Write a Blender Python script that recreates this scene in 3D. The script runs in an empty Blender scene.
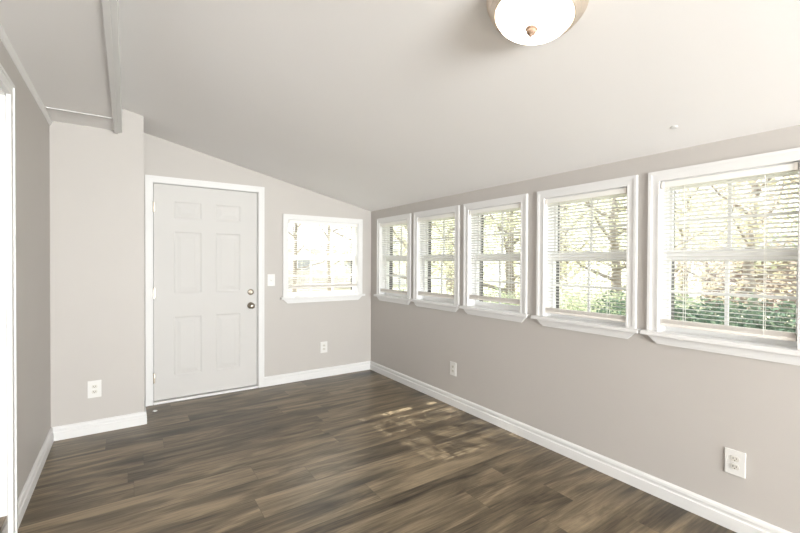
import bpy, bmesh, math, random
from mathutils import Vector, Matrix
sc = bpy.context.scene
C = bpy.context.scene.collection
D2R = math.radians

# ---------------------------------------------------------------- camera
cam = bpy.data.cameras.new('camera'); cam_o = bpy.data.objects.new('camera', cam); C.objects.link(cam_o)
sc.camera = cam_o
cam.sensor_width = 36.0; cam.sensor_fit = 'HORIZONTAL'; cam.lens = 405.5 / 800 * 36
cam.clip_start = 0.02; cam.clip_end = 300
yaw, pitch, roll = D2R(33.971), D2R(-0.588), D2R(0.248)
F = Vector((math.sin(yaw)*math.cos(pitch), math.cos(yaw)*math.cos(pitch), math.sin(pitch)))
R0 = Vector((math.cos(yaw), -math.sin(yaw), 0)); U0 = R0.cross(F)
R = R0*math.cos(roll) + U0*math.sin(roll); U = -R0*math.sin(roll) + U0*math.cos(roll)
CAM = Vector((-2.462, -4.285, 1.30))
M4 = Matrix((R, U, -F)).transposed().to_4x4(); M4.translation = CAM
cam_o.matrix_world = M4

# ---------------------------------------------------------------- world, sun, exposure
w = bpy.data.worlds.new('world'); sc.world = w; w.use_nodes = True
nt = w.node_tree; nt.nodes.clear()
wo = nt.nodes.new('ShaderNodeOutputWorld'); bg = nt.nodes.new('ShaderNodeBackground')
sky = nt.nodes.new('ShaderNodeTexSky'); sky.sky_type = 'NISHITA'; sky.sun_disc = False
sky.sun_elevation = D2R(36); sky.sun_rotation = D2R(0); sky.dust_density = 3.0
mx = nt.nodes.new('ShaderNodeMix'); mx.data_type = 'RGBA'; mx.inputs[0].default_value = 0.75
gm = nt.nodes.new('ShaderNodeVectorMath'); gm.operation = 'SCALE'; gm.inputs['Scale'].default_value = 0.12
nt.links.new(sky.outputs[0], gm.inputs[0]); nt.links.new(gm.outputs[0], mx.inputs[6])
mx.inputs[7].default_value = (1.0, .985, 1.0, 1)
nt.links.new(mx.outputs[2], bg.inputs[0]); bg.inputs[1].default_value = 1.6
nt.links.new(bg.outputs[0], wo.inputs[0])

sun = bpy.data.lights.new('sun', 'SUN'); sun.energy = 8.5; sun.angle = D2R(0.25); sun.color = (1, .95, .89)
so = bpy.data.objects.new('sun', sun); C.objects.link(so)
sd = Vector((0.12, -1.36, -0.98)).normalized()
so.rotation_euler = sd.to_track_quat('-Z', 'Y').to_euler()

def area(name, loc, size, size_y, direction, energy, color=(1, 1, 1)):
    l = bpy.data.lights.new(name, 'AREA'); l.shape = 'RECTANGLE'; l.size = size; l.size_y = size_y
    l.energy = energy; l.color = color
    o = bpy.data.objects.new(name, l); C.objects.link(o); o.location = loc
    o.rotation_euler = Vector(direction).to_track_quat('-Z', 'Y').to_euler(); return o
# added fill lamp behind the camera, shining in through the rear opening
area('rear_fill', (-1.45, -8.75, 1.15), 2.3, 1.9, (.10, 1, 0.80), 400, (1.0, .986, .992))
# added fill lamp in the unseen hall, brightens the window wall
area('hall_fill', (-4.3, -2.25, 1.45), 1.2, 1.2, (1, -.05, -0.35), 9, (1.0, .99, .98))

sc.view_settings.view_transform = 'Standard'; sc.view_settings.look = 'None'
sc.view_settings.gamma = 1; sc.view_settings.use_curve_mapping = False
sc.view_settings.exposure = 1.08

# ---------------------------------------------------------------- materials
def mat(name, color, rough=.5, metal=0, spec=.5, emit=None, es=0):
    m = bpy.data.materials.new(name); m.use_nodes = True
    b = m.node_tree.nodes['Principled BSDF']
    b.inputs['Base Color'].default_value = (*color, 1); b.inputs['Roughness'].default_value = rough
    b.inputs['Metallic'].default_value = metal; b.inputs['Specular IOR Level'].default_value = spec
    if emit: b.inputs['Emission Color'].default_value = (*emit, 1); b.inputs['Emission Strength'].default_value = es
    return m
def noise_mat(name, c1, c2, scale, rough=.6, bump=0, bscale=200, stretch=(1, 1, 1), detail=4, spec=.5):
    m = mat(name, c1, rough, spec=spec); n = m.node_tree; b = n.nodes['Principled BSDF']
    tc = n.nodes.new('ShaderNodeTexCoord'); mp = n.nodes.new('ShaderNodeMapping'); mp.inputs['Scale'].default_value = stretch
    n.links.new(tc.outputs['Object'], mp.inputs[0])
    no = n.nodes.new('ShaderNodeTexNoise'); no.inputs['Scale'].default_value = scale; no.inputs['Detail'].default_value = detail
    n.links.new(mp.outputs[0], no.inputs[0])
    mi = n.nodes.new('ShaderNodeMix'); mi.data_type = 'RGBA'
    mi.inputs[6].default_value = (*c1, 1); mi.inputs[7].default_value = (*c2, 1)
    n.links.new(no.outputs[0], mi.inputs[0]); n.links.new(mi.outputs[2], b.inputs['Base Color'])
    if bump:
        n2 = n.nodes.new('ShaderNodeTexNoise'); n2.inputs['Scale'].default_value = bscale; n2.inputs['Detail'].default_value = 3
        n.links.new(tc.outputs['Object'], n2.inputs[0])
        bp = n.nodes.new('ShaderNodeBump'); bp.inputs['Strength'].default_value = bump; bp.inputs['Distance'].default_value = .002
        n.links.new(n2.outputs[0], bp.inputs['Height']); n.links.new(bp.outputs[0], b.inputs['Normal'])
    return m
wallpaint = noise_mat('wall_paint', (.50, .472, .447), (.52, .492, .467), 3, .55, .12, 160, spec=.35)
ceilpaint = noise_mat('ceiling_paint', (.84, .825, .82), (.86, .845, .84), 2, .8, .10, 120, spec=.2)
trim_m = mat('trim_white', (.74, .735, .73), .5, spec=.3)
door_m = noise_mat('door_white', (.585, .57, .555), (.605, .59, .575), 2, .55, spec=.25)
vinyl = mat('vinyl_white', (.84, .84, .84), .4)
plate_m = mat('plate_white', (.74, .73, .71), .35)
ivory = mat('receptacle_ivory', (.64, .62, .57), .4)
dark = mat('slot_dark', (.03, .028, .025), .6)
nickel = mat('satin_nickel', (.34, .30, .25), .33, 1.0)
bronze = mat('dark_bronze', (.035, .03, .028), .5)
lampmetal = mat('brushed_nickel_ring', (.80, .70, .60), .32, .9)
lampglass = mat('frosted_lamp_glass', (.95, .92, .85), .4, emit=(1.0, .88, .74), es=3.5)
gold = mat('finial_metal', (.26, .17, .115), .5, .0)

def glass_mat():
    m = bpy.data.materials.new('window_glass'); m.use_nodes = True; n = m.node_tree; n.nodes.clear()
    o = n.nodes.new('ShaderNodeOutputMaterial'); t = n.nodes.new('ShaderNodeBsdfTransparent'); g = n.nodes.new('ShaderNodeBsdfGlossy')
    g.inputs['Roughness'].default_value = .02; t.inputs[0].default_value = (.95, .97, .96, 1)
    ge = n.nodes.new('ShaderNodeNewGeometry'); dt = n.nodes.new('ShaderNodeVectorMath'); dt.operation = 'DOT_PRODUCT'
    n.links.new(ge.outputs['Normal'], dt.inputs[0]); n.links.new(ge.outputs['Incoming'], dt.inputs[1])
    ab = n.nodes.new('ShaderNodeMath'); ab.operation = 'ABSOLUTE'; n.links.new(dt.outputs['Value'], ab.inputs[0])
    om = n.nodes.new('ShaderNodeMath'); om.operation = 'SUBTRACT'; om.inputs[0].default_value = 1; n.links.new(ab.outputs[0], om.inputs[1])
    pw = n.nodes.new('ShaderNodeMath'); pw.operation = 'POWER'; pw.inputs[1].default_value = 5; n.links.new(om.outputs[0], pw.inputs[0])
    fr = n.nodes.new('ShaderNodeMath'); fr.operation = 'MULTIPLY_ADD'; fr.inputs[1].default_value = .96; fr.inputs[2].default_value = .035; n.links.new(pw.outputs[0], fr.inputs[0])
    mi = n.nodes.new('ShaderNodeMixShader'); n.links.new(fr.outputs[0], mi.inputs[0]); n.links.new(t.outputs[0], mi.inputs[1]); n.links.new(g.outputs[0], mi.inputs[2])
    n.links.new(mi.outputs[0], o.inputs[0]); return m
glass = glass_mat()
def translucent(name, c, k=.35, rough=.5, vary=None, scale=3):
    m = bpy.data.materials.new(name); m.use_nodes = True; n = m.node_tree; n.nodes.clear()
    o = n.nodes.new('ShaderNodeOutputMaterial'); d = n.nodes.new('ShaderNodeBsdfDiffuse'); t = n.nodes.new('ShaderNodeBsdfTranslucent')
    d.inputs[0].default_value = (*c, 1); t.inputs[0].default_value = (*c, 1)
    if vary:
        tc = n.nodes.new('ShaderNodeTexCoord'); no = n.nodes.new('ShaderNodeTexNoise'); no.inputs['Scale'].default_value = scale
        no.inputs['Detail'].default_value = 6
        n.links.new(tc.outputs['Object'], no.inputs[0])
        cr = n.nodes.new('ShaderNodeValToRGB'); cr.color_ramp.elements[0].position = .38; cr.color_ramp.elements[1].position = .62
        cr.color_ramp.elements[0].color = (*c, 1); cr.color_ramp.elements[1].color = (*vary, 1)
        n.links.new(no.outputs[0], cr.inputs[0]); n.links.new(cr.outputs[0], d.inputs[0]); n.links.new(cr.outputs[0], t.inputs[0])
    mi = n.nodes.new('ShaderNodeMixShader'); mi.inputs[0].default_value = k
    n.links.new(d.outputs[0], mi.inputs[1]); n.links.new(t.outputs[0], mi.inputs[2]); n.links.new(mi.outputs[0], o.inputs[0]); return m
slat_m = translucent('blind_slat', (.82, .815, .80), .2)
rail_m = mat('blind_rail', (.80, .76, .71), .5)
cord_m = mat('blind_cord', (.85, .84, .80), .7)

def floor_mat():
    m = mat('wood_plank_floor', (.1, .08, .06), .33, spec=.34); n = m.node_tree; b = n.nodes['Principled BSDF']; L = n.links
    tc = n.nodes.new('ShaderNodeTexCoord')
    def mth(op, a, bb=0.0, cc=None):
        q = n.nodes.new('ShaderNodeMath'); q.operation = op
        for i, v in enumerate((a, bb) if cc is None else (a, bb, cc)):
            if isinstance(v, (int, float)): q.inputs[i].default_value = v
            else: L.new(v, q.inputs[i])
        return q.outputs[0]
    PW, PL = .195, 1.24
    sx = n.nodes.new('ShaderNodeSeparateXYZ'); L.new(tc.outputs['Object'], sx.inputs[0])
    yy = mth('ADD', mth('MULTIPLY', sx.outputs[1], 1/PW), .33); row = mth('FLOOR', yy); fy = mth('FRACT', yy)
    wn = n.nodes.new('ShaderNodeTexWhiteNoise'); wn.noise_dimensions = '1D'; L.new(mth('ADD', row, 7.5), wn.inputs['W'])
    xx = mth('ADD', mth('MULTIPLY', sx.outputs[0], 1/PL), wn.outputs['Value']); colm = mth('FLOOR', xx); fx = mth('FRACT', xx)
    cb = n.nodes.new('ShaderNodeCombineXYZ'); L.new(mth('ADD', colm, .5), cb.inputs[0]); L.new(mth('ADD', row, .5), cb.inputs[1])
    w2 = n.nodes.new('ShaderNodeTexWhiteNoise'); w2.noise_dimensions = '2D'; L.new(cb.outputs[0], w2.inputs['Vector'])
    pid = w2.outputs['Value']
    ey = mth('MULTIPLY', mth('MINIMUM', fy, mth('SUBTRACT', 1, fy)), PW); ex = mth('MULTIPLY', mth('MINIMUM', fx, mth('SUBTRACT', 1, fx)), PL)
    seam = mth('MULTIPLY', mth('LESS_THAN', mth('MINIMUM', ex, ey), .0011), .55)
    sep = n.nodes.new('ShaderNodeVectorMath'); sep.operation = 'MULTIPLY'; sep.inputs[1].default_value = (17.3, 9.1, 11.7)
    L.new(w2.outputs['Color'], sep.inputs[0])
    ad = n.nodes.new('ShaderNodeVectorMath'); L.new(tc.outputs['Object'], ad.inputs[0]); L.new(sep.outputs[0], ad.inputs[1])
    def stretched(sx, sy, scale, det, dist=0, rough=.55):
        mp = n.nodes.new('ShaderNodeMapping'); mp.inputs['Scale'].default_value = (sx, sy, 1); L.new(ad.outputs[0], mp.inputs[0])
        no = n.nodes.new('ShaderNodeTexNoise'); no.inputs['Scale'].default_value = scale; no.inputs['Detail'].default_value = det
        no.inputs['Distortion'].default_value = dist; no.inputs['Roughness'].default_value = rough
        L.new(mp.outputs[0], no.inputs[0]); return no
    big = stretched(.9, 5, 1.6, 4, 1.2)
    fine = stretched(1.3, 34, 2.4, 6, .2, .72)
    cr = n.nodes.new('ShaderNodeValToRGB'); e = cr.color_ramp.elements
    e[0].position = .33; e[0].color = (.032, .022, .014, 1); e[1].position = .70; e[1].color = (.37, .285, .185, 1)
    el = e.new(.48); el.color = (.132, .101, .064, 1)
    s = mth('ADD', mth('MULTIPLY', big.outputs[0], .58), mth('MULTIPLY', fine.outputs[0], .42))
    s = mth('ADD', s, mth('MULTIPLY', mth('SUBTRACT', pid, .5), .10))
    L.new(s, cr.inputs[0])
    # knots
    mpk = n.nodes.new('ShaderNodeMapping'); mpk.inputs['Scale'].default_value = (1.1, 4.5, 1); L.new(ad.outputs[0], mpk.inputs[0])
    vo = n.nodes.new('ShaderNodeTexVoronoi'); vo.inputs['Scale'].default_value = .9; L.new(mpk.outputs[0], vo.inputs[0])
    k = n.nodes.new('ShaderNodeMapRange'); k.inputs[1].default_value = .04; k.inputs[2].default_value = .32; k.inputs[3].default_value = .30; k.inputs[4].default_value = 1
    L.new(vo.outputs['Distance'], k.inputs[0])
    mul = n.nodes.new('ShaderNodeMix'); mul.data_type = 'RGBA'; mul.blend_type = 'MULTIPLY'; mul.inputs[0].default_value = 1
    L.new(cr.outputs[0], mul.inputs[6]); L.new(k.outputs[0], mul.inputs[7])
    mm = n.nodes.new('ShaderNodeMix'); mm.data_type = 'RGBA'; L.new(seam, mm.inputs[0]); L.new(mul.outputs[2], mm.inputs[6])
    mm.inputs[7].default_value = (.05, .04, .03, 1); L.new(mm.outputs[2], b.inputs['Base Color'])
    rr = n.nodes.new('ShaderNodeMapRange'); rr.inputs[3].default_value = .25; rr.inputs[4].default_value = .36
    L.new(fine.outputs[0], rr.inputs[0]); L.new(rr.outputs[0], b.inputs['Roughness'])
    bp = n.nodes.new('ShaderNodeBump'); bp.inputs['Strength'].default_value = .12; bp.inputs['Distance'].default_value = .002
    L.new(fine.outputs[0], bp.inputs['Height']); L.new(bp.outputs[0], b.inputs['Normal'])
    return m
floor_m = floor_mat()

# ---------------------------------------------------------------- mesh helpers
def box(bm, x0, x1, y0, y1, z0, z1, bev=0):
    vs = [bm.verts.new((x, y, z)) for x in (min(x0, x1), max(x0, x1)) for y in (min(y0, y1), max(y0, y1)) for z in (min(z0, z1), max(z0, z1))]
    fs = [bm.faces.new([vs[i] for i in q]) for q in ((0, 1, 3, 2), (4, 6, 7, 5), (0, 4, 5, 1), (2, 3, 7, 6), (0, 2, 6, 4), (1, 5, 7, 3))]
    if bev:
        es = set(e for f in fs for e in f.edges)
        bmesh.ops.bevel(bm, geom=list(es), offset=bev, segments=2, affect='EDGES', profile=.5)
def prism(bm, pts, axis, a0, a1):
    """closed polygon of 2-D points swept along an axis ('x': pts are (y,z); 'y': (x,z); 'z': (x,y))"""
    def P(p, a): return {'x': (a, p[0], p[1]), 'y': (p[0], a, p[1]), 'z': (p[0], p[1], a)}[axis]
    A = [bm.verts.new(P(p, a0)) for p in pts]; B = [bm.verts.new(P(p, a1)) for p in pts]
    n = len(pts)
    for i in range(n): bm.faces.new((A[i], A[(i+1) % n], B[(i+1) % n], B[i]))
    bm.faces.new(A[::-1]); bm.faces.new(B)
def tube(bm, pts, rads, seg=8, caps=True):
    rings = []
    for i, p in enumerate(pts):
        p = Vector(p); d = (Vector(pts[min(i+1, len(pts)-1)]) - Vector(pts[max(i-1, 0)])).normalized()
        a = d.orthogonal().normalized() if i == 0 else (a - d*a.dot(d)).normalized()
        b = d.cross(a); r = rads[i] if hasattr(rads, '__len__') else rads
        rings.append([bm.verts.new(p + r*(math.cos(t)*a + math.sin(t)*b)) for t in [2*math.pi*k/seg for k in range(seg)]])
    for A, B in zip(rings, rings[1:]):
        for k in range(seg): bm.faces.new((A[k], A[(k+1) % seg], B[(k+1) % seg], B[k]))
    if caps: bm.faces.new(rings[0][::-1]); bm.faces.new(rings[-1])
def lathe(bm, prof, seg=48, mtx=None):
    rings = []
    for r, z in prof:
        if r < 1e-5: rings.append([bm.verts.new((0, 0, z))])
        else: rings.append([bm.verts.new((r*math.cos(2*math.pi*k/seg), r*math.sin(2*math.pi*k/seg), z)) for k in range(seg)])
    for A, B in zip(rings, rings[1:]):
        for k in range(seg):
            q = [A[k % len(A)], A[(k+1) % len(A)], B[(k+1) % len(B)], B[k % len(B)]]
            q = [v for i, v in enumerate(q) if v not in q[:i]]
            if len(q) > 2: bm.faces.new(q)
    if mtx: bmesh.ops.transform(bm, matrix=mtx, verts=[v for r in rings for v in r])
def obj(name, bm, m, parent=None, smooth=False, mtx=None, normals=True):
    if mtx: bmesh.ops.transform(bm, matrix=mtx, verts=bm.verts)
    if normals: bmesh.ops.recalc_face_normals(bm, faces=bm.faces)
    me = bpy.data.meshes.new(name); bm.to_mesh(me); bm.free()
    if m: me.materials.append(m)
    if smooth:
        for p in me.polygons: p.use_smooth = True
    o = bpy.data.objects.new(name, me); C.objects.link(o)
    if parent: o.parent = parent
    return o
def empty(name, loc=(0, 0, 0), rz=0):
    o = bpy.data.objects.new(name, None); C.objects.link(o); o.location = loc; o.rotation_euler = (0, 0, rz)
    o.empty_display_size = .1; return o
def tag(o, label=None, cat=None, group=None, kind=None):
    if label: o['label'] = label
    if cat: o['category'] = cat
    if group: o['group'] = group
    if kind: o['kind'] = kind
    return o
def struct(name, bm, m, parent=None, **k):
    o = obj(name, bm, m, parent, **k)
    if not parent: o['kind'] = 'structure'
    return o
NB = bmesh.new
def one(*a, **k):
    bm = NB(); box(bm, *a, **k); return bm

# ---------------------------------------------------------------- room
ZR, SL = 1.914, .228                       # ceiling height at the window wall, its slope
def zc(x): return ZR - SL*x
XL, YR, TH = -2.919, -8.2, .16             # left wall, rear wall, wall thickness
XB, YB = -2.349, -.466                     # the boxed-out corner
ZF = 2.297                                 # low flat ceiling strip
XBEAM0, XBEAM1 = -2.540, -2.490

struct('floor', one(XL, TH, YR-.1, TH, -.06, 0), floor_m)

# window layout on the window wall: (far casing edge, near casing edge)
WINS = [(-.167, -.847), (-.905, -1.587), (-1.648, -2.324), (-2.416, -3.102), (-3.164, -3.842)]
CW = .056; ZCT = 1.811; ZIT = ZCT - CW; ZST = .922
BW = (-1.083, -.128)
DX0, DX1, DZ = -2.268, -1.340, 2.014       # entry door opening

def wall_with_holes(bm, u0, u1, z0, z1, holes, put):
    us = sorted({u0, u1, *[h[0] for h in holes], *[h[1] for h in holes]})
    for a, b in zip(us, us[1:]):
        hs = [h for h in holes if h[0] <= a + 1e-6 and h[1] >= b - 1e-6]
        if not hs: put(bm, a, b, z0, z1); continue
        h = hs[0]
        if h[2] > z0: put(bm, a, b, z0, h[2])
        if h[3] < z1: put(bm, a, b, h[3], z1)
# window wall, right (x = 0)
bm = NB()
holes = [(b + CW, a - CW, ZST - .02, ZIT) for a, b in WINS]
wall_with_holes(bm, YR, TH, -.06, ZR, holes, lambda B, a, b, c, d: box(B, 0, TH, a, b, c, d))
struct('wall_right', bm, wallpaint)
# back wall (y = 0), sloping top
bm = NB()
holes = [(DX0, DX1, -.06, DZ), (BW[0] + CW, BW[1] - CW, ZST - .02, ZIT + .006)]
def putb(B, a, b, c, d):
    if d > 2.4: prism(B, [(a, c), (b, c), (b, zc(b) + .02), (a, zc(a) + .02)], 'y', 0, TH)
    else: box(B, a, b, 0, TH, c, d)
wall_with_holes(bm, XL, 0, -.06, 3, holes, putb)
struct('wall_back', bm, wallpaint)
# boxed-out corner left of the entry door
bm = NB()
prism(bm, [(XL, 0), (XB, 0), (XB, zc(XB) + .01), (XBEAM1, zc(XBEAM1) + .01), (XL, zc(XBEAM1) + .01)], 'y', YB, 0)
struct('wall_corner_box', bm, wallpaint)
# left wall with the doorway
LY0, LY1, LZ0, LZ1 = -2.66, -1.735, .13, 2.062
bm = NB()
wall_with_holes(bm, YR, TH, -.06, 2.6, [(LY0, LY1, LZ0 - .03, LZ1)], lambda B, a, b, c, d: box(B, XL-.14, XL, a, b, c, d))
struct('wall_left', bm, wallpaint)
# rear wall (behind the camera) with a wide opening added for the fill lamp
bm = NB()
wall_with_holes(bm, XL, 0, -.06, 3, [(-2.5, -.2, .05, 1.95)],
    lambda B, a, b, c, d: (prism(B, [(a, c), (b, c), (b, zc(b) + .02), (a, zc(a) + .02)], 'y', YR-.14, YR) if d > 2.4 else box(B, a, b, YR-.14, YR, c, d)))
struct('wall_rear', bm, wallpaint)
# ceilings
bm = NB()
prism(bm, [(TH, zc(TH)), (XBEAM1, zc(XBEAM1)), (XBEAM1, zc(XBEAM1) + .12), (TH, zc(TH) + .12)], 'y', YR - .14, TH)
struct('ceiling', bm, ceilpaint)
bm = NB()
box(bm, XL - .14, XBEAM0 + .001, YR - .14, -.80, ZF, ZF + .12)
box(bm, XL - .14, XBEAM0 + .001, -.80, YB, ZF + .007, ZF + .12)
struct('ceiling_low_strip', bm, ceilpaint)
# beam at the step between the two ceilings
bm = NB(); box(bm, XBEAM0, XBEAM0 + .026, YR, YB, 2.280, ZF + .12, .002); box(bm, XBEAM0 + .026, XBEAM1, YR, YB, 2.292, zc(XBEAM1) + .02, .002)
struct('trim_1', bm, trim_m)
# crown strip along the left wall
bm = NB(); prism(bm, [(XL, ZF), (XL + .018, ZF), (XL + .013, ZF - .014), (XL + .005, ZF - .026), (XL, ZF - .027)], 'y', YR, YB)
struct('trim_2', bm, trim_m)
struct('trim_3', one(XL + .02, XBEAM0, -.815, -.800, ZF - .004, ZF + .02), trim_m)
# roof above and eave outside
bm = NB(); prism(bm, [(.55, zc(.55) + .14), (-3.2, zc(-3.2) + .14), (-3.2, zc(-3.2) + .26), (.55, zc(.55) + .26)], 'y', YR - .5, .62)
roof = struct('roof', bm, noise_mat('roof_shingle', (.12, .11, .10), (.2, .19, .18), 12, .9))

# baseboards (profile with a small cap)
def bb_prof(s): return [(0, 0), (s*.018, 0), (s*.018, .058), (s*.0125, .064), (s*.0125, .072), (s*.015, .080), (s*.013, .092), (s*.006, .100), (0, .100)]
bm = NB(); prism(bm, [(p, z) for p, z in bb_prof(-1)], 'y', YR, -.0)
struct('baseboard_right', bm, trim_m)
bm = NB(); prism(bm, [(p, z) for p, z in bb_prof(-1)], 'x', DX1 + .062, -.012)
struct('baseboard_back', bm, trim_m)
bm = NB(); prism(bm, [(YB + p, z) for p, z in bb_prof(-1)], 'x', XL, XB + .014)
prism(bm, [(XB - p, z) for p, z in bb_prof(-1)], 'y', YB - .014, -.02)
struct('baseboard_corner_box', bm, trim_m)
bm = NB(); prism(bm, [(XL - p, z) for p, z in bb_prof(-1)], 'y', LY1 + .078, YB)
prism(bm, [(XL - p, z) for p, z in bb_prof(-1)], 'y', YR, LY0 - .08)
struct('baseboard_left', bm, trim_m)
bm = NB(); box(bm, XL, -2.6, YR, YR + .015, 0, .1); box(bm, -.1, -.01, YR, YR + .015, 0, .1); struct('baseboard_rear', bm, trim_m)

# ---------------------------------------------------------------- casings
def casing_ring(put, u0, u1, z0, z1, cw, closed_bottom=False):
    """stepped profile: put(u0,u1,z0,z1,depth)"""
    for du0, du1, d in ((0, .016, .020), (.016, .022, .0175), (.022, cw - .010, .0155), (cw - .010, cw, .0175)):
        put(u0 + du0, u0 + du1, z0, z1 - du0, d); put(u1 - du1, u1 - du0, z0, z1 - du0, d)
        put(u0 + du1, u1 - du1, z1 - du1, z1 - du0, d)

# ---------------------------------------------------------------- windows
def build_window(idx, W, horizontal_cols, place, blind_bottom):
    """local frame: u along the wall (0..W = casing outer width), v = depth outward (0 at wall face), z up"""
    root = empty('window_%d' % idx); root['kind'] = 'structure'
    Mx = place
    def B(bm, u0, u1, v0, v1, z0, z1, bev=0): box(bm, u0, u1, v0, v1, z0, z1, bev)
    bm = NB(); casing_ring(lambda a, b, c, d, t: B(bm, a, b, -t, 0, c, d), 0, W, ZST, ZCT, CW)
    obj('window_casing', bm, trim_m, root, mtx=Mx)
    bm = NB(); B(bm, -.026, W + .026, -.046, 0, ZST - .023, ZST, .003); B(bm, CW, W - CW, 0, .065, ZST - .02, ZST)
    obj('window_sill', bm, trim_m, root, mtx=Mx)
    bm = NB(); za, zb = ZST - .0225, .853
    for (t, q0, q1) in ((.018, za, zb + .012), (.012, zb + .012, zb)):
        e0 = (za - q0) / (za - zb) * .05; e1 = (za - q1) / (za - zb) * .05
        A = [(.0 + e0, q0), (W - e0, q0), (W - e1, q1), (.0 + e1, q1)]
        prism(bm, A, 'y', -t, 0)
    obj('window_apron', bm, trim_m, root, mtx=Mx)
    # jamb liner boards
    i0, i1 = CW, W - CW
    bm = NB(); B(bm, i0, i0 + .006, 0, .062, ZST, ZIT); B(bm, i1 - .006, i1, 0, .062, ZST, ZIT); B(bm, i0, i1, 0, .062, ZIT - .006, ZIT)
    obj('window_jamb', bm, trim_m, root, mtx=Mx)
    # vinyl frame
    f = .008
    bm = NB(); B(bm, i0, i0 + f, .062, .118, ZST - .02, ZIT); B(bm, i1 - f, i1, .062, .118, ZST - .02, ZIT)
    B(bm, i0 + f, i1 - f, .062, .118, ZIT - .014, ZIT); B(bm, i0 + f, i1 - f, .062, .118, ZST - .02, ZST + .012)
    obj('window_frame', bm, vinyl, root, mtx=Mx)
    bm = NB(); B(bm, i0, i0 + f, .118, .165, ZST - .02, ZIT); B(bm, i1 - f, i1, .118, .165, ZST - .02, ZIT)
    B(bm, i0 + f, i1 - f, .118, .160, ZIT - .010, ZIT); B(bm, i0 + f, i1 - f, .118, .165, ZST - .02, ZST + .004)
    tr = obj('storm_track', bm, bronze, root, mtx=Mx); tr['label'] = 'dark outer track'
    s = .015; zm0, zm1 = 1.315, 1.378
    for nm, v0, v1, z0, z1, top, bot, rows in (('lower_sash', .066, .088, ZST + .012, zm1 - .004, .030, .030, 2), ('upper_sash', .092, .114, zm0 + .004, ZIT - .014, .016, .030, 2)):
        a, b = i0 + f, i1 - f
        bm = NB(); B(bm, a, a + s, v0, v1, z0, z1); B(bm, b - s, b, v0, v1, z0, z1)
        B(bm, a + s, b - s, v0, v1, z0, z0 + bot); B(bm, a + s, b - s, v0, v1, z1 - (.052 if nm == 'lower_sash' else top), z1)
        sash = obj(nm, bm, vinyl, root, mtx=Mx)
        g0, g1 = z0 + bot, z1 - (.052 if nm == 'lower_sash' else top)
        bm = NB(); vm = (v0 + v1)/2; B(bm, a + s, b - s, vm - .002, vm + .002, g0, g1)
        obj('pane', bm, glass, sash, mtx=Mx)
        bm = NB()
        for k in range(1, horizontal_cols):
            u = a + s + (b - a - 2*s)*k/horizontal_cols; B(bm, u - .008, u + .008, vm - .006, vm + .006, g0, g1)
        zz = (g0 + g1)/2; B(bm, a + s, b - s, vm - .0065, vm + .0065, zz - .008, zz + .008)
        obj('muntin', bm, vinyl, sash, mtx=Mx)
    # sash lock on the meeting rail
    bm = NB(); um = W/2; B(bm, um - .03, um + .03, .060, .070, zm1 - .012, zm1 - .002, .002); B(bm, um - .008, um + .018, .052, .064, zm1 - .004, zm1 + .004, .001)
    obj('sash_lock', bm, vinyl, root, mtx=Mx)
    return root

def build_blind(W, Mx, zb, label, tilt=15, wand_u=None, cords=(.25, .75), wand_z=1.22):
    root = empty('window_blind', Mx @ Vector((W/2, .03, ZIT - .006)))
    inv = Matrix.Translation(-root.location)
    MM = inv @ Mx
    tag(root, label, 'blind', 'white mini blinds')
    i0, i1 = CW + .009, W - CW - .009; ztop = ZIT - .007; VC = .010
    bm = NB(); box(bm, i0 - .001, i1 + .001, -.008, .028, ztop - .032, ztop, .003)
    obj('head_rail', bm, cord_m, root, mtx=MM)
    for u in (i0 - .002, i1 - .011):
        bm = NB(); box(bm, u, u + .013, -.011, .030, ztop - .034, ztop + .001, .001)
        obj('bracket', bm, rail_m, root, mtx=MM)
    bm = NB(); pitch, hw = .0215, .0125; z = ztop - .046; t = D2R(tilt)
    while z > zb + .048:
        secs = []
        for q in (-1, -.5, 0, .5, 1):
            c = .0018*(1 - q*q)
            v = VC + q*hw*math.cos(t); zz = z - q*hw*math.sin(t) + c
            secs.append((v, zz))
        top = [[bm.verts.new((u, v, zz)) for v, zz in secs] for u in (i0, i1)]
        for k in range(4): bm.faces.new((top[0][k], top[1][k], top[1][k+1], top[0][k+1]))
        z -= pitch
    obj('slats', bm, slat_m, root, mtx=MM, smooth=True)
    bm = NB()                                       # spare slats stacked on the rail
    for k in range(6): box(bm, i0, i1, VC - .0125, VC + .0125, zb + .018 + k*.0035, zb + .0202 + k*.0035)
    obj('stacked_slats', bm, rail_m, root, mtx=MM)
    bm = NB(); box(bm, i0 - .001, i1 + .001, VC - .013, VC + .013, zb, zb + .017, .003)
    obj('bottom_rail', bm, rail_m, root, mtx=MM)
    for cfr in cords:
        u = i0 + (i1 - i0)*cfr
        bm = NB()
        for v in (VC - .0135, VC + .0135): box(bm, u - .0012, u + .0012, v - .0006, v + .0006, zb + .01, ztop - .03)
        obj('ladder_cord', bm, cord_m, root, mtx=MM)
    if wand_u is not None:
        u = i0 + (i1 - i0)*wand_u
        bm = NB(); tube(bm, [(u, -.014, ztop - .03), (u, -.018, ztop - .06), (u, -.018, wand_z)], [.002, .0028, .0028], 8)
        tube(bm, [(u, -.004, ztop - .02), (u, -.014, ztop - .03)], .002, 6)
        obj('tilt_wand', bm, mat('wand_clear', (.16, .16, .16), .3), root, mtx=MM)
    return root

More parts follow.
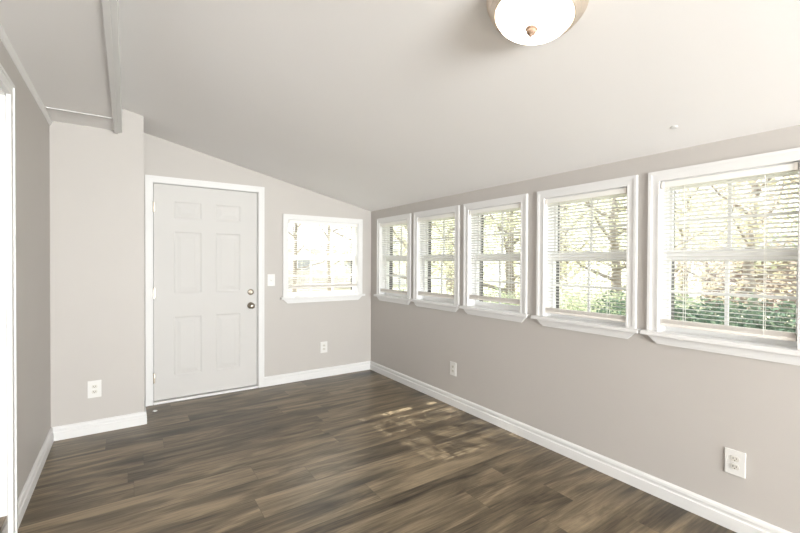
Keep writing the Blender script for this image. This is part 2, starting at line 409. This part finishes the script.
place_words = ['white mini blind in the window beside the back corner, narrowest looking of the long wall',
    'white mini blind in the second window from the corner on the long wall',
    'white mini blind in the middle window of the five on the long wall',
    'white mini blind in the fourth window from the corner, with a curved branch outside',
    'white mini blind in the largest looking window, cut off by the photo edge']
ZB = [.955, .968, .985, .948, .955]
for i, (a, b) in enumerate(WINS):
    W = a - b
    # u runs from the far edge (a) toward the camera: y = a - u ; v outward = +x
    Mx = Matrix(((0, 1, 0, 0), (-1, 0, 0, a), (0, 0, 1, 0), (0, 0, 0, 1)))
    build_window(i + 1, W, 2, Mx, .96)
    build_blind(W, Mx, ZB[i], place_words[i], cords=(.2, .8))
W = BW[1] - BW[0]
Mx = Matrix(((1, 0, 0, BW[0]), (0, 1, 0, 0), (0, 0, 1, 0), (0, 0, 0, 1)))
build_window(6, W, 3, Mx, 1.0)
build_blind(W, Mx, 1.008, 'white mini blind in the wide window beside the door, with a grey tilt wand', cords=(.18, .82), wand_u=.09, tilt=-10)

# ---------------------------------------------------------------- entry door
door = empty('door_1', (DX0, 0, 0)); door['kind'] = 'structure'
Md = Matrix.Translation(-Vector(door.location))
bm = NB(); casing_ring(lambda a, b, c, d, t: box(bm, a, b, -t, 0, c, d), DX0 - .057, DX1 + .060, .0, DZ + .057, .057)
obj('door_casing', bm, trim_m, door, mtx=Md)
bm = NB(); box(bm, DX0, DX0 + .004, 0, TH, 0, DZ); box(bm, DX1 - .004, DX1, 0, TH, 0, DZ); box(bm, DX0, DX1, 0, TH, DZ - .004, DZ)
box(bm, DX0 + .004, DX0 + .016, .052, .07, 0, DZ - .004); box(bm, DX1 - .016, DX1 - .004, .052, .07, 0, DZ - .004); box(bm, DX0 + .004, DX1 - .004, .052, .07, DZ - .016, DZ - .004)
obj('door_jamb', bm, trim_m, door, mtx=Md)
# slab with six raised panels
sx0, sx1, sz0, sz1, sy = DX0 + .008, DX1 - .010, .030, DZ - .009, .006
cols = [(-2.098, -1.868), (-1.742, -1.512)]; rows = [(.238, .782), (1.002, 1.575), (1.70, 1.855)]
bm = NB()
us = sorted({sx0, sx1, *[c for q in cols for c in q]}); zs = sorted({sz0, sz1, *[c for q in rows for c in q]})
def V(x, y, z): return bm.verts.new((x, y, z))
for a, b in zip(us, us[1:]):
    for c, d in zip(zs, zs[1:]):
        if (a, b) in cols and (c, d) in rows:
            prev = None
            for ins, dep in ((0, 0), (.004, .003), (.012, .006), (.024, .006), (.030, .005), (.055, .001)):
                ring = [V(a+ins, sy+dep, c+ins), V(b-ins, sy+dep, c+ins), V(b-ins, sy+dep, d-ins), V(a+ins, sy+dep, d-ins)]
                if prev:
                    for k in range(4): bm.faces.new((prev[k], prev[(k+1) % 4], ring[(k+1) % 4], ring[k]))
                prev = ring
            bm.faces.new(prev)
        else: bm.faces.new((V(a, sy, c), V(b, sy, c), V(b, sy, d), V(a, sy, d)))
yb = sy + .044
bm.faces.new((V(sx0, yb, sz0), V(sx1, yb, sz0), V(sx1, yb, sz1), V(sx0, yb, sz1)))
for p, q in (((sx0, sz0), (sx1, sz0)), ((sx1, sz0), (sx1, sz1)), ((sx1, sz1), (sx0, sz1)), ((sx0, sz1), (sx0, sz0))):
    bm.faces.new((V(p[0], sy, p[1]), V(q[0], sy, q[1]), V(q[0], yb, q[1]), V(p[0], yb, p[1])))
bmesh.ops.remove_doubles(bm, verts=bm.verts, dist=1e-5)
obj('door_slab', bm, door_m, door, mtx=Md)
bm = NB(); box(bm, DX0 + .004, DX1 - .004, -.022, .16, 0, .022, .004); box(bm, DX0 + .004, DX1 - .004, .052, .16, .02, .045)
obj('threshold', bm, trim_m, door, mtx=Md)
for z in (1.79, 1.01, .235):
    bm = NB(); tube(bm, [(DX0 + .004, -.003, z - .045), (DX0 + .004, -.003, z + .045)], .006, 10); tube(bm, [(DX0 + .004, -.003, z + .045), (DX0 + .004, -.003, z + .052)], [.004, .002], 8)
    box(bm, DX0 + .004, DX0 + .018, .001, .005, z - .044, z + .044)
    obj('hinge', bm, nickel, door, mtx=Md, smooth=False)
KX = -1.412
rot = Matrix.Rotation(math.pi/2, 4, 'X')    # lathe z -> -y
bm = NB(); lathe(bm, [(0, 0), (.033, 0), (.033, .004), (.028, .010), (.013, .013), (.012, .030), (.020, .036), (.028, .046), (.0295, .056), (.026, .066), (.014, .072), (0, .073)], 32, Matrix.Translation((KX, sy, .852)) @ rot)
obj('door_knob', bm, nickel, door, smooth=True, mtx=Md)
bm = NB(); lathe(bm, [(0, 0), (.031, 0), (.031, .005), (.028, .012), (.018, .015), (.015, .016), (0, .016)], 32, Matrix.Translation((KX, sy, .990)) @ rot)
box(bm, KX - .004, KX + .004, sy - .032, sy - .015, .974, 1.006, .002)
obj('deadbolt', bm, nickel, door, smooth=False, mtx=Md)

# ---------------------------------------------------------------- doorway in the left wall
d2 = empty('door_2', (XL, LY1, 0)); d2['kind'] = 'structure'; Md = Matrix.Translation(-Vector(d2.location))
bm = NB()
for u0, u1, dx in ((0, .014, .020), (.014, .060, .014), (.060, .075, .018)):
    box(bm, XL, XL + dx, LY1 + .075 - u1, LY1 + .075 - u0, 0, LZ1 + .065 - u0)
    box(bm, XL, XL + dx, LY0 - .075 + u0, LY0 - .075 + u1, 0, LZ1 + .065 - u0)
    box(bm, XL, XL + dx, LY0 - .075 + u1, LY1 + .075 - u1, max(LZ1 + .065 - u1, LZ1), LZ1 + .065 - u0)
obj('door_casing', bm, trim_m, d2, mtx=Md)
bm = NB(); box(bm, XL - .15, XL, LY1 - .012, LY1, LZ0, LZ1); box(bm, XL - .15, XL, LY0, LY0 + .012, LZ0, LZ1); box(bm, XL - .15, XL, LY0, LY1, LZ1 - .012, LZ1)
obj('door_jamb', bm, trim_m, d2, mtx=Md)
bm = NB(); box(bm, XL - .15, XL - .002, LY0, LY1, LZ0 - .03, LZ0, .004)
obj('threshold', bm, floor_m, d2, mtx=Md)
# small hall behind the doorway
bm = NB(); box(bm, XL - 1.6, XL - .15, -3.6, -1.0, LZ0 - .12, LZ0 - .002); struct('floor_hall', bm, floor_m)
bm = NB(); box(bm, XL - 1.7, XL - 1.6, -3.6, -1.0, 0, 2.4); box(bm, XL - 1.7, XL - .14, -1.0, -.9, 0, 2.4); box(bm, XL - 1.7, XL - .14, -3.7, -3.6, 0, 2.4)
struct('wall_hall', bm, wallpaint)
struct('ceiling_hall', one(XL - 1.7, XL - .14, -3.7, -.9, 2.4, 2.45), ceilpaint)

# unseen glazed door, added to the rear wall to pass the fill light
d3 = empty('door_3_added', (-1.35, YR, 0)); d3['kind'] = 'structure'; Md = Matrix.Translation(-Vector(d3.location))
bm = NB()
for x0, x1 in ((-2.5, -1.33), (-1.37, -.2)):
    box(bm, x0, x0 + .05, YR - .09, YR - .05, .05, 1.95); box(bm, x1 - .05, x1, YR - .09, YR - .05, .05, 1.95)
    box(bm, x0 + .05, x1 - .05, YR - .09, YR - .05, .05, .12); box(bm, x0 + .05, x1 - .05, YR - .09, YR - .05, 1.89, 1.95)
fr = obj('door_frame', bm, vinyl, d3, mtx=Md)
bm = NB(); box(bm, -2.45, -1.38, YR - .073, YR - .067, .12, 1.89); box(bm, -1.32, -.25, YR - .073, YR - .067, .12, 1.89)
obj('door_glass', bm, glass, d3, mtx=Md)

# ---------------------------------------------------------------- ceiling lamp
n = Vector((SL, 0, 1)).normalized(); lx, ly = -1.28, -3.37
lamp = empty('ceiling_lamp', (lx, ly, zc(lx)))
lamp.rotation_euler = (-n).to_track_quat('Z', 'Y').to_euler()      # local +z points down from the ceiling
tag(lamp, 'flush ceiling lamp with frosted glass dome, stepped nickel ring and small finial', 'lamp')
bm = NB(); lathe(bm, [(0, 0), (.168, 0), (.171, .003), (.169, .009), (.161, .012), (.159, .018), (.162, .021), (.160, .026), (.150, .030), (.148, .036), (.151, .039), (.149, .044), (.139, .048), (.137, .053), (.138, .056), (.133, .058), (.129, .054), (.127, .040), (0, .040)], 96)
obj('lamp_ring', bm, lampmetal, lamp, smooth=True)
bm = NB(); prof = [(.1285*math.cos(a)**.8, .052 + .050*math.sin(a)) for a in [math.pi/2*k/18 for k in range(19)]]; prof[-1] = (0, prof[-1][1])
lathe(bm, prof, 96); obj('lamp_shade', bm, lampglass, lamp, smooth=True)
bm = NB(); lathe(bm, [(0, .100), (.0195, .100), (.0205, .104), (.018, .107), (.0145, .1085), (.016, .112), (.015, .117), (.010, .122), (.006, .124), (.0055, .129), (0, .132)], 24)
obj('finial', bm, gold, lamp, smooth=True)

# ---------------------------------------------------------------- outlets and switch
def outlet(loc, rz, label, w=.082, h=.122):
    """faces local -y"""
    r = empty('wall_outlet', loc, rz); tag(r, label, 'outlet', 'wall outlets')
    bm = NB(); box(bm, -w/2, w/2, -.006, 0, -h/2, h/2, .002); obj('cover_plate', bm, plate_m, r)
    for s in (-1, 1):
        bm = NB(); zc_ = s*.0195
        pts = []
        for k in range(32):
            a = 2*math.pi*k/32; x = .0175*math.cos(a); z = max(-.0125, min(.0125, .0175*math.sin(a))); pts.append((x, zc_ + z))
        q = []
        for p in pts:
            if not q or (abs(p[0]-q[-1][0]) + abs(p[1]-q[-1][1])) > 1e-6: q.append(p)
        prism(bm, q, 'y', -.0078, -.005)
        rc = obj('receptacle', bm, ivory, r)
        bm = NB()
        for x, hh in ((-.0065, .0042), (.0065, .0034)): box(bm, x - .0013, x + .0013, -.0083, -.0075, zc_ + .002 - hh, zc_ + .002 + hh)
        tube(bm, [(0, -.0075, zc_ - .0075), (0, -.0083, zc_ - .0075)], .0024, 10)
        obj('slots', bm, dark, rc)
    bm = NB(); tube(bm, [(0, -.0055, 0), (0, -.0075, 0)], .0032, 12); obj('screw', bm, plate_m, r)
    return r
outlet((-2.666, YB, .334), 0, 'cream wall outlet on the boxed-out wall by the entry door', .084, .128)
outlet((-.612, 0, .335), 0, 'small white wall outlet below the window beside the entry door', .084, .125)
outlet((0, -1.508, .335), -math.pi/2, 'white wall outlet near the corner on the long window wall')
outlet((0, -3.568, .330), -math.pi/2, 'large looking white wall outlet above the baseboard under the last window')
sw = empty('light_switch', (-1.207, 0, 1.108)); tag(sw, 'white light switch plate between the entry door and window', 'light switch')
bm = NB(); box(bm, -.039, .039, -.006, 0, -.062, .062, .002); obj('cover_plate', bm, plate_m, sw)
bm = NB(); prism(bm, [(-.006, -.011), (-.0085, -.011), (-.016, .006), (-.012, .010), (-.006, .004)], 'x', -.005, .005); obj('toggle', bm, plate_m, sw)
for z in (-.030, .030):
    bm = NB(); tube(bm, [(0, -.0055, z), (0, -.0072, z)], .003, 10); obj('screw', bm, plate_m, sw)

# small odds: white door-stop tip on the floor, thin disc for a faint paint patch on the ceiling
ds = NB(); prism(ds, [(-.014, 0), (.012, 0), (.017, .004), (.002, .011), (-.013, .008)], 'y', -.010, .010)
o = obj('paint_scrap', ds, trim_m); o.location = (-2.262, -.20, 0); o.rotation_euler = (0, 0, .5)
tag(o, 'tiny white scrap lying on the floor in front of the door hinge side', 'scrap')
bm = NB(); lathe(bm, [(0, 0), (.016, 0), (.015, .002), (0, .003)], 24)
o = obj('ceiling_patch', bm, trim_m); o.location = (-.235, -3.38, zc(-.235)); o.rotation_euler = (-n).to_track_quat('Z', 'Y').to_euler()
tag(o, 'small round white patch on the sloping ceiling above the last window', 'patch')

# ---------------------------------------------------------------- outdoors
GZ = -.45
rnd = random.Random(5)
grass_m = noise_mat('lawn', (.30, .32, .18), (.62, .56, .44), 1.3, .9, detail=8)
bm = NB(); box(bm, -6, 45, TH + .02, 50, GZ - .1, GZ); box(bm, TH + .02, 45, -14, TH + .02, GZ - .1, GZ)
box(bm, -6, TH+.02, -14, YR - .16, GZ - .1, GZ)
struct('ground', bm, grass_m)
bark = noise_mat('bark', (.22, .19, .17), (.38, .34, .30), 9, .9, .6, 40, stretch=(1, 1, .25))
palebark = noise_mat('pale_bark', (.36, .33, .30), (.50, .47, .44), 9, .9, .5, 40, stretch=(1, 1, .25))
darkbark = noise_mat('dark_bark', (.07, .06, .055), (.12, .105, .10), 9, .9, .5, 40, stretch=(1, 1, .25))
leafs = {'yellow': translucent('leaf_yellow', (.76, .74, .58), .5, vary=(.64, .66, .50), scale=1.2),
         'green': translucent('leaf_green', (.38, .45, .30), .45, vary=(.58, .62, .46), scale=1.1),
         'teal': translucent('leaf_dark', (.07, .12, .09), .25, vary=(.17, .22, .15), scale=2.0),
         'pink': translucent('leaf_russet', (.72, .60, .56), .4, vary=(.60, .58, .40), scale=1.5),
         'pale': translucent('leaf_pale', (.60, .62, .45), .5, vary=(.72, .72, .62), scale=1.3)}
def leaf_cloud(bm, blobs, count, size, r):
    tot = sum(b[3]**2 for b in blobs)
    for (x, y, z, rad, fl) in blobs:
        for k in range(int(count*rad*rad/tot)):
            d = Vector((r.gauss(0, 1), r.gauss(0, 1), r.gauss(0, 1))).normalized()*rad*(r.random()**.45)
            c = Vector((x, y, z)) + Vector((d.x, d.y, d.z*fl))
            a = Vector((r.gauss(0, 1), r.gauss(0, 1), r.gauss(0, .6))).normalized(); b = a.cross(Vector((r.gauss(0, 1), r.gauss(0, 1), r.gauss(0, 1)))).normalized()
            s = size*r.uniform(.6, 1.3)
            bm.faces.new([bm.verts.new(c + q) for q in (-a*s, b*s*.42 - a*s*.1, a*s, -b*s*.42 - a*s*.1)])
def make_tree(name, x, y, h, cr, kind, count, leaf, label, group, bk=bark, trunk_r=.12, seed=1, low=1.0, cat='tree', lean=0):
    r = random.Random(seed); root = empty(name, (x, y, GZ)); tag(root, label, cat, group)
    bm = NB(); top = h*.62
    pts = [(lean*t + r.uniform(-.05, .05), r.uniform(-.05, .05), -.1 + (top+.1)*t) for t in (0, .25, .5, .75, 1)]
    tube(bm, pts, [trunk_r*1.25, trunk_r, trunk_r*.85, trunk_r*.7, trunk_r*.45], 10)
    obj('trunk', bm, bk, root, smooth=True)
    blobs = []; bm = NB()
    nb = 9
    for k in range(nb):
        an = k*2.4 + r.uniform(-.3, .3); z0 = low + (top - low)*(.1 + .85*k/nb); rr = cr*r.uniform(.5, .95)*(1 - .25*k/nb)
        f = z0/top; s = Vector((lean*f, 0, z0)); e = s + Vector((math.cos(an)*rr, math.sin(an)*rr, r.uniform(.15, .45)*h*.5))
        m = (s + e)/2 + Vector((r.uniform(-.15, .15), r.uniform(-.15, .15), -.1))
        tube(bm, [s, m, e], [trunk_r*.42, trunk_r*.26, trunk_r*.08], 6)
        for j in range(3):
            t0 = m.lerp(e, r.random()); tube(bm, [t0, t0 + Vector((r.uniform(-.5, .5), r.uniform(-.5, .5), r.uniform(.0, .5)))*cr*.5], [trunk_r*.1, trunk_r*.03], 5)
        blobs.append((e.x*.92, e.y*.92, e.z, cr*r.uniform(.36, .55), .75)); blobs.append((m.x, m.y, m.z + .1, cr*.35, .7))
    blobs.append((lean, 0, top + .15*h, cr*.6, .8))
    obj('branches', bm, bk, root, smooth=True)
    if count:
        bm = NB(); leaf_cloud(bm, blobs, count*.62, leaf, r); obj('crown', bm, leafs[kind], root, normals=False)
    return root
def pol(px_ang, dist):           # azimuth from +y about the room, metres from the camera spot
    a = D2R(px_ang); return CAM.x + math.sin(a)*dist, CAM.y + math.cos(a)*dist
TR = [  # azimuth, distance, height, crown, kind, leaves, leaf size, bark, trunk, lowest branch, label
 (31, 19, 7.5, 2.2, 'pale', 6000, .07, palebark, .16, 1.0, 'pale leafed tree behind the lawn, seen past the window corner'),
 (35.5, 11, 5.5, 2.1, 'yellow', 7000, .06, bark, .12, .8, 'yellow green tree outside the long wall window nearest the corner'),
 (42, 14.5, 6.5, 2.1, 'green', 7000, .06, bark, .13, .6, 'green tree outside the second window from the corner'),
 (49, 10, 5.5, 2.0, 'yellow', 8000, .06, bark, .12, .5, 'bright yellow green tree outside the middle window'),
 (56, 14.5, 7.0, 2.3, 'pale', 6500, .06, bark, .15, .6, 'pale green tree between the middle and fourth windows'),
 (62, 9.5, 5.5, 2.0, 'yellow', 5200, .055, bark, .10, .9, 'thin yellow green tree with bare boughs outside the fourth window'),
 (69, 12.5, 6.5, 2.1, 'yellow', 6500, .055, bark, .11, .9, 'yellow leafed tree outside the last window, with dark boughs'),
 (74.9, 9.0, 5.6, 1.8, 'pink', 8000, .05, bark, .085, .7, 'slender tree with russet leaves outside the last window'),
 (81, 13, 7.0, 2.2, 'green', 6500, .06, bark, .16, .8, 'tall green tree at the far side of the last window'),
 (71, 27, 9.5, 3.6, 'pale', 6500, .08, palebark, .2, .8, 'large pale tree standing far behind the russet tree'),
 (52, 24, 9.5, 3.4, 'green', 6500, .08, bark, .2, .5, 'large green tree far behind the middle window'),
 (62, 25, 9.5, 3.4, 'green', 6500, .08, bark, .2, .5, 'large green tree far behind the fourth window'),
 (41, 25, 9.5, 3.4, 'yellow', 6000, .09, bark, .2, .5, 'large yellow green tree far behind the windows nearest the corner'),
]
for i, (az, ds_, h, cr, kd, cnt, lf, bk, tr_, low, lab) in enumerate(TR):
    x, y = pol(az, ds_); make_tree('garden_tree', x, y, h, cr, kd, cnt, lf, lab, 'trees in the yard', bk, tr_, 20 + i, low)
# nearly bare trees beyond the back window
for i, (az, ds_, h, cr, cnt, lab) in enumerate([(19.5, 14, 6.5, 2.3, 2600, 'nearly bare pale tree outside the wide back window, near the door side'),
        (24.0, 17, 7.0, 2.5, 3000, 'nearly bare pale tree seen through the middle of the wide back window'),
        (27.6, 13, 6.0, 2.0, 2600, 'nearly bare pale tree seen through the corner side of the back window')]):
    x, y = pol(az, ds_); make_tree('bare_tree', x, y, h, cr, 'pale', cnt*.3, .05, lab, 'bare trees behind the house', bark, .07, 60 + i, 1.2)
# tall tree beside the house: its crown dapples the sunlight that reaches the floor
make_tree('shade_tree', -2.2, 6.3, 8.2, 1.9, 'green', 3000, .075, 'tall green tree growing outside behind the entry door, dappling the sunlight', 'trees in the yard', bark, .16, 77, 4.2)
# shrubs
SH = [(68.6, 6.2, 1.0, 'teal', 'dark green shrub below the last window, at its corner side'), (73, 5.9, .9, 'teal', 'dark green shrub in the middle below the last window'),
      (77.8, 5.6, .95, 'teal', 'dark green shrub below the last window, by the photo edge'), (67.5, 7.2, .8, 'pale', 'pale bush behind the dark shrubs outside the last window'),
      (61.5, 6.8, 1.0, 'green', 'green shrub outside the lower fourth window'), (57, 7.5, 1.0, 'pale', 'pale bush outside the corner side of the fourth window'),
      (48, 8.0, .8, 'green', 'green bush outside the lower middle window'), (41, 8.5, .8, 'pale', 'pale bush outside the lower second window'),
      (34.5, 9, .8, 'green', 'green bush outside the lower window nearest the corner')]
for i, (az, ds_, rr, kd, lab) in enumerate(SH):
    x, y = pol(az, ds_); r = random.Random(90 + i); root = empty('garden_shrub', (x, y, GZ)); tag(root, lab, 'shrub', 'shrubs in the yard')
    bm = NB(); blobs = []
    for k in range(7):
        an = k*.9; e = Vector((math.cos(an)*rr*.6, math.sin(an)*rr*.6, rr*r.uniform(.6, 1.2))); tube(bm, [(0, 0, -.05), e*.5 + Vector((0, 0, .1)), e], [.02, .014, .005], 5)
        blobs.append((e.x, e.y, e.z, rr*.5, .9))
    blobs.append((0, 0, rr*.7, rr*.7, .9))
    obj('stems', bm, bark, root); bm = NB(); leaf_cloud(bm, blobs, 5500, .038, r); obj('foliage', bm, leafs[kd], root, normals=False)
# weathered shed beyond the last window
sx, sy_ = pol(75.3, 21)
shed = empty('garden_shed', (sx, sy_, GZ), D2R(20)); tag(shed, 'weathered dark brown shed with grey roof behind the russet tree', 'shed')
plank = noise_mat('shed_boards', (.13, .095, .08), (.22, .17, .15), 4, .85, stretch=(8, 8, .6))
bm = NB(); box(bm, -1.2, 1.2, -1.6, 1.6, 0, 2.0)
for k in range(17): y = -1.6 + k*.2; box(bm, -1.215, -1.2, y - .012, y + .012, 0, 2.0)
obj('wall', bm, plank, shed)
bm = NB(); prism(bm, [(-1.45, 1.93), (0, 2.75), (1.45, 1.93), (1.45, 2.01), (0, 2.84), (-1.45, 2.01)], 'y', -1.8, 1.8); obj('roof', bm, mat('shed_roof', (.22, .22, .23), .8), shed)
bm = NB(); prism(bm, [(-1.2, 2.0), (1.2, 2.0), (0, 2.7)], 'y', -1.55, 1.55); obj('gable', bm, plank, shed)
bm = NB(); box(bm, -1.24, -1.2, -.45, .45, .05, 1.8); obj('door', bm, mat('shed_door', (.16, .12, .10), .8), shed)
# white neighbouring house beyond the back window
hx, hy = pol(25.5, 34)
hs = empty('neighbour_house', (hx, hy, GZ), D2R(-15)); tag(hs, 'white sided house with pale grey roof far behind the back window', 'house')
sid = mat('white_siding', (.80, .80, .80), .7)
bm = NB(); box(bm, -5, 5, -3, 3, 0, 2.7)
for k in range(13): box(bm, -5.02, 5.02, -3.02, -3.0, .2*k, .2*k + .17)
obj('wall', bm, sid, hs)
bm = NB(); prism(bm, [(-3.5, 2.55), (0, 4.4), (3.5, 2.55), (3.5, 2.7), (0, 4.56), (-3.5, 2.7)], 'x', -5.4, 5.4); obj('roof', bm, mat('grey_roof', (.45, .45, .46), .8), hs)
for x in (-3.2, .2, 3.2):
    bm = NB(); box(bm, x - .5, x + .5, -3.08, -3.0, 1.0, 2.1); wf = obj('window', bm, vinyl, hs)
    bm = NB(); box(bm, x - .42, x + .42, -3.1, -3.07, 1.08, 2.02); obj('pane', bm, mat('house_glass', (.32, .34, .36), .4), wf)
# picket / board fence across the back of the yard
fn = empty('board_fence', (0, 0, GZ)); tag(fn, 'long pale grey board fence across the far end of the yard', 'fence')
bm = NB(); gx, gy = 3.0, 19.0
for k in range(110): x = -5 + k*.155; box(bm, x, x + .14, 20.0, 20.02, .03, 1.25 + .01*(k % 2))
obj('boards', bm, noise_mat('fence_boards', (.45, .42, .40), (.60, .57, .54), 3, .85, stretch=(6, 6, .5)), fn)
bm = NB(); box(bm, -5, 12.1, 20.02, 20.06, .3, .38); box(bm, -5, 12.1, 20.02, 20.06, .95, 1.03); obj('rails', bm, mat('fence_rail', (.5, .47, .45), .85), fn)
for k in range(8): obj('post', one(-5 + k*2.4, -4.9 + k*2.4, 20.06, 20.16, -.1, 1.3), mat('fence_post', (.45, .42, .40), .85), fn)
